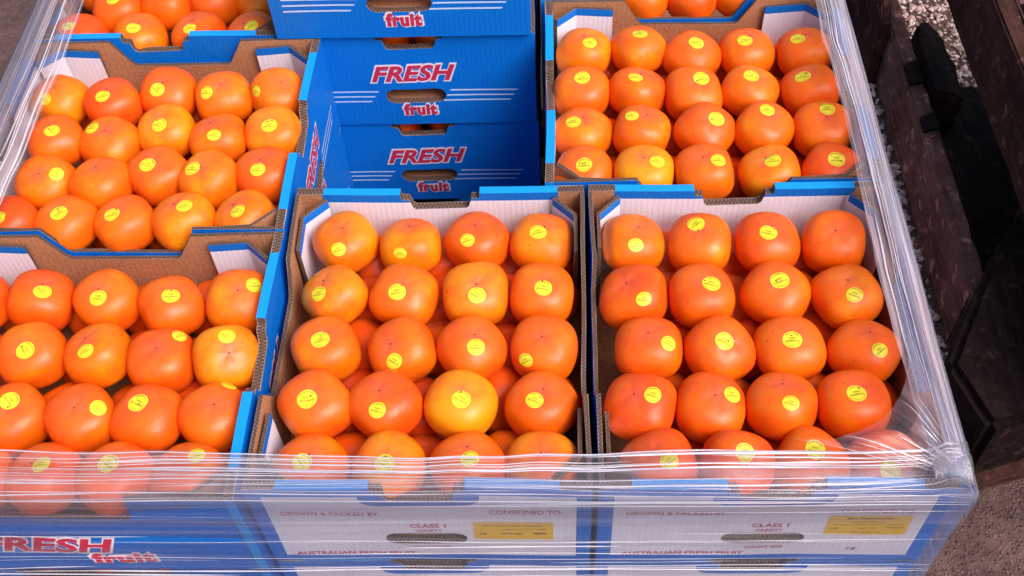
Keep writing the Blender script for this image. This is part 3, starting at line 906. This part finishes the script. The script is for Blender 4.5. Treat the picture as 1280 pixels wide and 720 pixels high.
# ---------------------------------------------------------------- stretch film round the load
def film():
    root = tag(link('stretch_film', None), 'clear wrinkled stretch film wrapped round the sides and rim of the tray load', 'stretch film')
    # plan outline, from back left round the front to back right, rounded corners
    pts = []
    def arc(cx, cy, r, a0, a1, n=8):
        for i in range(n + 1):
            a = a0 + (a1 - a0) * i / n
            pts.append((cx + r * math.cos(a), cy + r * math.sin(a)))
    x0, x1, yf, yb = -.014, 1.139, -.009, 1.175
    pts.append((x0, yb)); rr = .006
    arc(x0 + rr, yf + rr, rr, math.pi, 1.5 * math.pi)
    arc(x1 - rr, yf + rr, rr, 1.5 * math.pi, 2 * math.pi)
    pts.append((x1, yb))
    dense = []; u = 0
    for i in range(len(pts) - 1):
        a, b = Vector(pts[i]), Vector(pts[i + 1]); d = (b - a).length
        n = max(1, int(d / .014))
        for k in range(n):
            dense.append((a.lerp(b, k / n), u + d * k / n))
        u += d
    dense.append((Vector(pts[-1]), u))
    def plan(uu):
        """point, inward normal at arc length uu"""
        lo, hi = 0, len(dense) - 1
        while hi - lo > 1:
            m = (lo + hi) // 2
            if dense[m][1] <= uu: lo = m
            else: hi = m
        (a, ua), (b, ub) = dense[lo], dense[hi]
        f = (uu - ua) / max(1e-9, ub - ua)
        a2 = dense[max(0, lo - 1)][0]; b2 = dense[min(len(dense) - 1, hi + 1)][0]
        t = (b2 - a2).normalized(); nin = Vector((-t.y, t.x))
        return a.lerp(b, max(0, min(1, f))), nin
    def shape(uu, v, off, lipscale, seed, rough=1.0):
        """film surface: v < 0 runs up the side (metres), v = 0..1 goes over the rim"""
        p, nin = plan(uu)
        left = max(0, min(1, (.25 - p.x) / .25)) if p.y > .03 else max(0, min(1, (.12 - p.x) / .1))
        right = 1 if p.x > 1.1 else 0
        lip = (.047 + .048 * left + .002 * right) * lipscale + .012 * noise.noise(Vector((uu * 3, seed, 0))) + .004 * noise.noise(Vector((uu * 17, seed, 2)))
        rise = .022 + .010 * right + .014 * left + .006 * noise.noise(Vector((uu * 4, seed + 9, 0)))
        if v <= 0: z, inn, vv, nz = v - .002, off, v, 0.0
        else: z, inn, vv, nz = -.002 + rise * math.sin(v * math.pi / 2), off + lip * v ** 1.35, lip * v * 1.1, v
        w = noise.noise(Vector((uu * 1.6 + 3.5 * vv, vv * 62, seed))) * .0022 + noise.noise(Vector((uu * 3.0, vv * 150, seed + 3))) * .0011
        w += .004 * noise.noise(Vector((uu * 6, vv * 14, seed + 5))) * (.4 + nz)
        w *= rough * (.35 if p.x > 1.12 and p.y < .01 else 1)
        if -.012 < v <= 0: w *= .6
        q = p + nin * (inn + w * (1 - .7 * nz))
        return Vector((q.x, q.y, z + w * nz)), vv, Vector((-nin.x * (1 - nz), -nin.y * (1 - nz), nz + .05)).normalized()
    def layer(off, drop, lipscale, seed, nm):
        n1, n2 = 74, 46
        V, F, uv = [], [], []
        for p, uu in dense:
            for j in range(n1 + n2 + 1):
                v = -drop * (1 - j / n1) if j <= n1 else (j - n1) / n2
                q, vv, _ = shape(uu, v, off, lipscale, seed)
                V.append(q); uv.append((uu, vv))
        m = n1 + n2 + 1
        for i in range(len(dense) - 1):
            for j in range(m - 1):
                F.append((i * m + j, (i + 1) * m + j, (i + 1) * m + j + 1, i * m + j + 1))
        mi = []
        for i in range(len(dense) - 1):
            p = dense[i][0]
            for j in range(m - 1): mi.append(1 if (p.x < -.005 or p.x > 1.138) and j > n1 - 22 else 0)
        link('film_layer', mesh('film_layer', V, F, ['film', 'thickfilm'], mi, [[uv[k] for k in f] for f in F], smooth=True), root)
    U = dense[-1][1]
    def cord(u0, u1, v0, v1, r, off, lipscale, seed, rnd):
        n = max(8, int((u1 - u0) / .012)); V, F = [], []
        ph = rnd.uniform(0, 9)
        for i in range(n + 1):
            t = i / n; uu = u0 + (u1 - u0) * t
            v = v0 + (v1 - v0) * t + .003 * noise.noise(Vector((uu * 5, ph, 0))) * (1 if v0 <= 0 else 12)
            if v0 > 0: v = max(.01, min(1.0, v))
            else: v = min(0, v)
            c, _, N = shape(uu, v, off, lipscale, seed)
            p, nin = plan(uu)
            T = Vector((-nin.y, nin.x, 0)); B = N.cross(T).normalized()
            rr = r * min(1, 6 * t + .12, 6 * (1 - t) + .12) * (.75 + .5 * noise.noise(Vector((uu * 14, ph, 3))))
            c = c + N * r * .7
            for k in range(6):
                a = k * math.pi / 3
                V.append(c + (N * math.sin(a) * .7 + B * math.cos(a)) * rr)
        for i in range(n):
            for k in range(6): F.append((i * 6 + k, i * 6 + (k + 1) % 6, i * 6 + 6 + (k + 1) % 6, i * 6 + 6 + k))
        link('film_cord', mesh('film_cord', V, F, ['cord'], smooth=True), root)
    def cords():
        rnd = random.Random(5)
        ul, uf = 1.18, 1.18 + 1.15     # lengths at the two front corners
        for lo, hi, n in ((.0, ul, 70), (ul + .01, uf, 74), (uf + .01, U, 84)):
            for i in range(n):
                ln = rnd.choice((.25, .45, .7, 1.1)) * rnd.uniform(.8, 1.2)
                a = rnd.uniform(lo - ln * .5, hi - ln * .4); u0, u1 = max(lo, a), min(hi, a + ln)
                if u1 - u0 < .08: continue
                r = rnd.choice((.0003, .0004, .0004, .0006, .0008, .0015)) * rnd.uniform(.8, 1.2)
                s = rnd.random()
                if s < .58: v0 = rnd.uniform(.02, 1.0); v1 = v0 + rnd.gauss(0, .10)
                else: v0 = -rnd.uniform(.0, .20); v1 = v0 + rnd.gauss(0, .006)
                v1 = max(.01, min(1, v1)) if v0 > 0 else min(-.0001, v1)
                cord(u0, u1, v0, v1, r, -.001, 1.0, 1.7, rnd)
    cords()
    layer(0.0, .36, 1.0, 1.7, 0)
    layer(-.004, .045, .62, 8.3, 1)
    # gathered fold pulled across the front right corner
    V, F, uv = [], [], []
    nu, nv = 40, 36
    for i in range(nu + 1):
        a = i / nu
        # from a point on the front lip to a point on the right lip
        p0 = Vector((1.138, .004)) ; 
        e0 = Vector((.955, .040)); e1 = Vector((1.098, .170))
        far = e0.lerp(e1, a) + Vector((.035, -.045)) * (4 * a * (1 - a)) * .9
        for j in range(nv + 1):
            s = j / nv
            q = p0.lerp(far, s)
            # ropes fan out from the corner
            w = (.5 - abs(noise.noise(Vector((a * 9, s * 1.1, 4.2))))) * .006 * s + noise.noise(Vector((a * 26, s * 2.0, 1.2))) * .0025 * s
            z = .008 + .026 * math.sin(s * math.pi * .5) + w + .003 * noise.noise(Vector((a * 3, s * 3, 7)))
            V.append((q.x, q.y, z)); uv.append((s * .16, a * .12))
    m = nv + 1
    rnd = random.Random(21)
    for c in range(18):
        i = min(nu, max(0, int(rnd.gauss(.5, .3) * nu))); j0 = rnd.randint(5, 12); j1 = rnd.randint(16, nv)
        cv, cf = [], []
        rr = rnd.choice((.0003, .0004, .0007))
        for j in range(j0, j1 + 1):
            q = Vector(V[i * m + j]) + Vector((0, 0, .0006)); t = (j - j0) / (j1 - j0)
            side = (Vector(V[min(nu, i + 1) * m + j]) - Vector(V[max(0, i - 1) * m + j])).normalized()
            w_ = rr * min(1, 5 * (1 - t) + .1) * (.7 + .6 * rnd.random())
            for k in range(5): cv.append(q + side * math.cos(k * 1.2566) * w_ + Vector((0, 0, math.sin(k * 1.2566) * w_ * .7)))
        for j in range(j1 - j0):
            for k in range(5): cf.append((j * 5 + k, j * 5 + (k + 1) % 5, j * 5 + 5 + (k + 1) % 5, j * 5 + 5 + k))
        link('film_cord', mesh('film_cord', cv, cf, ['cord'], smooth=True), root)
    for i in range(nu):
        for j in range(nv): F.append((i * m + j, (i + 1) * m + j, (i + 1) * m + j + 1, i * m + j + 1))
    link('film_fold', mesh('film_fold', V, F, ['film'], None, [[uv[k] for k in f] for f in F], smooth=True), root)
film()

# ---------------------------------------------------------------- dark rusty frame standing at the right
def prism(name, outline, axis, a0, a1, key, bev=.004, rough=.004):
    """outline in the plane across axis; extruded from a0 to a1"""
    n = len(outline)
    def P(p, a): return (a, p[0], p[1]) if axis == 'x' else (p[0], p[1], a)
    V = [P(p, a0) for p in outline] + [P(p, a1) for p in outline]
    tr = tessellate_polygon([[Vector((p[0], p[1], 0)) for p in outline]])
    bm = bmesh.new()
    vs = [bm.verts.new(v) for v in V]
    bm.faces.new(vs[:n]); bm.faces.new(vs[n:])
    for i in range(n): bm.faces.new((vs[i], vs[(i + 1) % n], vs[n + (i + 1) % n], vs[n + i]))
    bmesh.ops.recalc_face_normals(bm, faces=bm.faces)
    if bev: bmesh.ops.bevel(bm, geom=bm.edges[:], offset=bev, segments=2, affect='EDGES')
    bmesh.ops.triangulate(bm, faces=[f for f in bm.faces if len(f.verts) > 4])
    if rough:
        for it in range(5):
            long = [e for e in bm.edges if e.calc_length() > .035]
            if not long or len(bm.verts) > 6000: break
            bmesh.ops.subdivide_edges(bm, edges=long, cuts=1)
            bmesh.ops.triangulate(bm, faces=[f for f in bm.faces if len(f.verts) > 4])
        bm.normal_update()
        for v in bm.verts:
            c = v.co
            v.co = c + v.normal * (rough * noise.noise(c * 22) + rough * .6 * noise.noise(c * 70))
    me = bpy.data.meshes.new(name); bm.to_mesh(me); bm.free()
    me.materials.append(M[key])
    return me
fr_ = tag(link('weathered_frame', None, None, (0, 0, 0)), 'dark weathered frame of rough brown beams and black end plates, right of the pallet', 'frame')
link('lower_rail', prism('lower_rail', [(.62, GZ), (1.60, GZ), (1.60, -.505), (.62, -.505)], 'x', 1.428, 1.462, 'ledge'), fr_)
curve = [(1.36 + .22 * (1 - math.cos(a)), -.497 + .30 * math.sin(a)) for a in [k * math.pi / 16 for k in range(9)]]
link('end_plate', prism('end_plate', [(1.30, GZ), (1.95, GZ), (1.95, .0), (1.60, .0), (1.50, -.12), (1.44, -.28), (1.38, -.42), (1.30, -.495)], 'x', 1.405, 1.427, 'rust'), fr_)
link('cross_plate', prism('cross_plate', [(1.405, 1.62), (1.62, 1.62), (1.62, 1.65), (1.405, 1.65)], 'z', GZ + .25, .02, 'rust'), fr_)
link('upper_rail', prism('upper_rail', [(.30, -.40), (2.3, -.40), (2.3, -.25), (.30, -.25)], 'x', 1.50, 1.535, 'rust'), fr_)
link('rail_ledge', prism('rail_ledge', [(.30, -.262), (2.3, -.262), (2.3, -.246), (.30, -.246)], 'x', 1.536, 1.575, 'ledge', .003), fr_)
link('upright', prism('upright', [(2.2, GZ), (2.3, GZ), (2.3, -.405), (2.2, -.405)], 'x', 1.50, 1.535, 'rust'), fr_)
link('shade_floor', prism('shade_floor', [(1.463, .45), (2.3, .45), (2.3, 1.235), (1.463, 1.235)], 'z', GZ + .01, GZ + .05, 'tar'), fr_)  # dark sheet added where the ground inside the frame lies in shade
link('inner_wall', prism('inner_wall', [(.30, GZ), (1.12, GZ), (1.12, -.25), (.30, -.25)], 'x', 1.72, 1.74, 'tar'), fr_)
link('top_sheet', prism('top_sheet', [(1.60, .3), (2.3, .3), (2.3, 1.2), (1.60, 1.2)], 'z', -.27, -.25, 'tar'), fr_)
link('cross_block', prism('cross_block', [(1.464, 1.10), (1.464, 1.27), (1.480, 1.312), (1.506, 1.316), (1.530, 1.20), (1.520, 1.08)], 'z', GZ + .055, -.49, 'tar', .008, .006), fr_)
link('gusset', prism('gusset', [(1.335, .44), (1.37, .325), (1.60, .40), (1.72, .95), (1.567, .817), (1.461, .667), (1.407, .576)], 'z', -.60, -.44, 'tar', .012), fr_)
link('foot_bar', prism('foot_bar', [(1.325, .318), (1.332, .296), (1.72, .41), (1.71, .44)], 'z', -.625, -.600, 'rust', .004), fr_)
for yy in (.62, .80, 1.02, 1.30):
    link('slot_shade', prism('slot_shade', [(1.538, yy), (1.566, yy + .004), (1.566, yy + .030), (1.538, yy + .026)], 'z', -.2475, -.2425, 'tar', .001, .001), fr_)  # dark pieces laid on for the shade of open slots; nothing is cut
link('ledge_stain', prism('ledge_stain', [(1.431, 1.00), (1.431, 1.040), (1.461, 1.052), (1.461, 1.01)], 'z', -.512, -.4975, 'tar', .001, .001), fr_)  # flat dark stains, added as thin pieces on the rail top
link('ledge_stain', prism('ledge_stain', [(1.431, 1.13), (1.431, 1.19), (1.461, 1.205), (1.461, 1.14)], 'z', -.512, -.4975, 'tar', .001, .001), fr_)
link('foot', prism('foot', [(1.42, .36), (1.50, .385), (1.49, .43), (1.41, .41)], 'z', GZ, -.626, 'rust', .003), fr_)
link('bolt', prism('bolt', [(1.400 + .010 * math.cos(a), .80 + .010 * math.sin(a)) for a in [k * math.pi / 3 for k in range(6)]], 'z', -.60, -.55, 'ledge', .002), fr_)
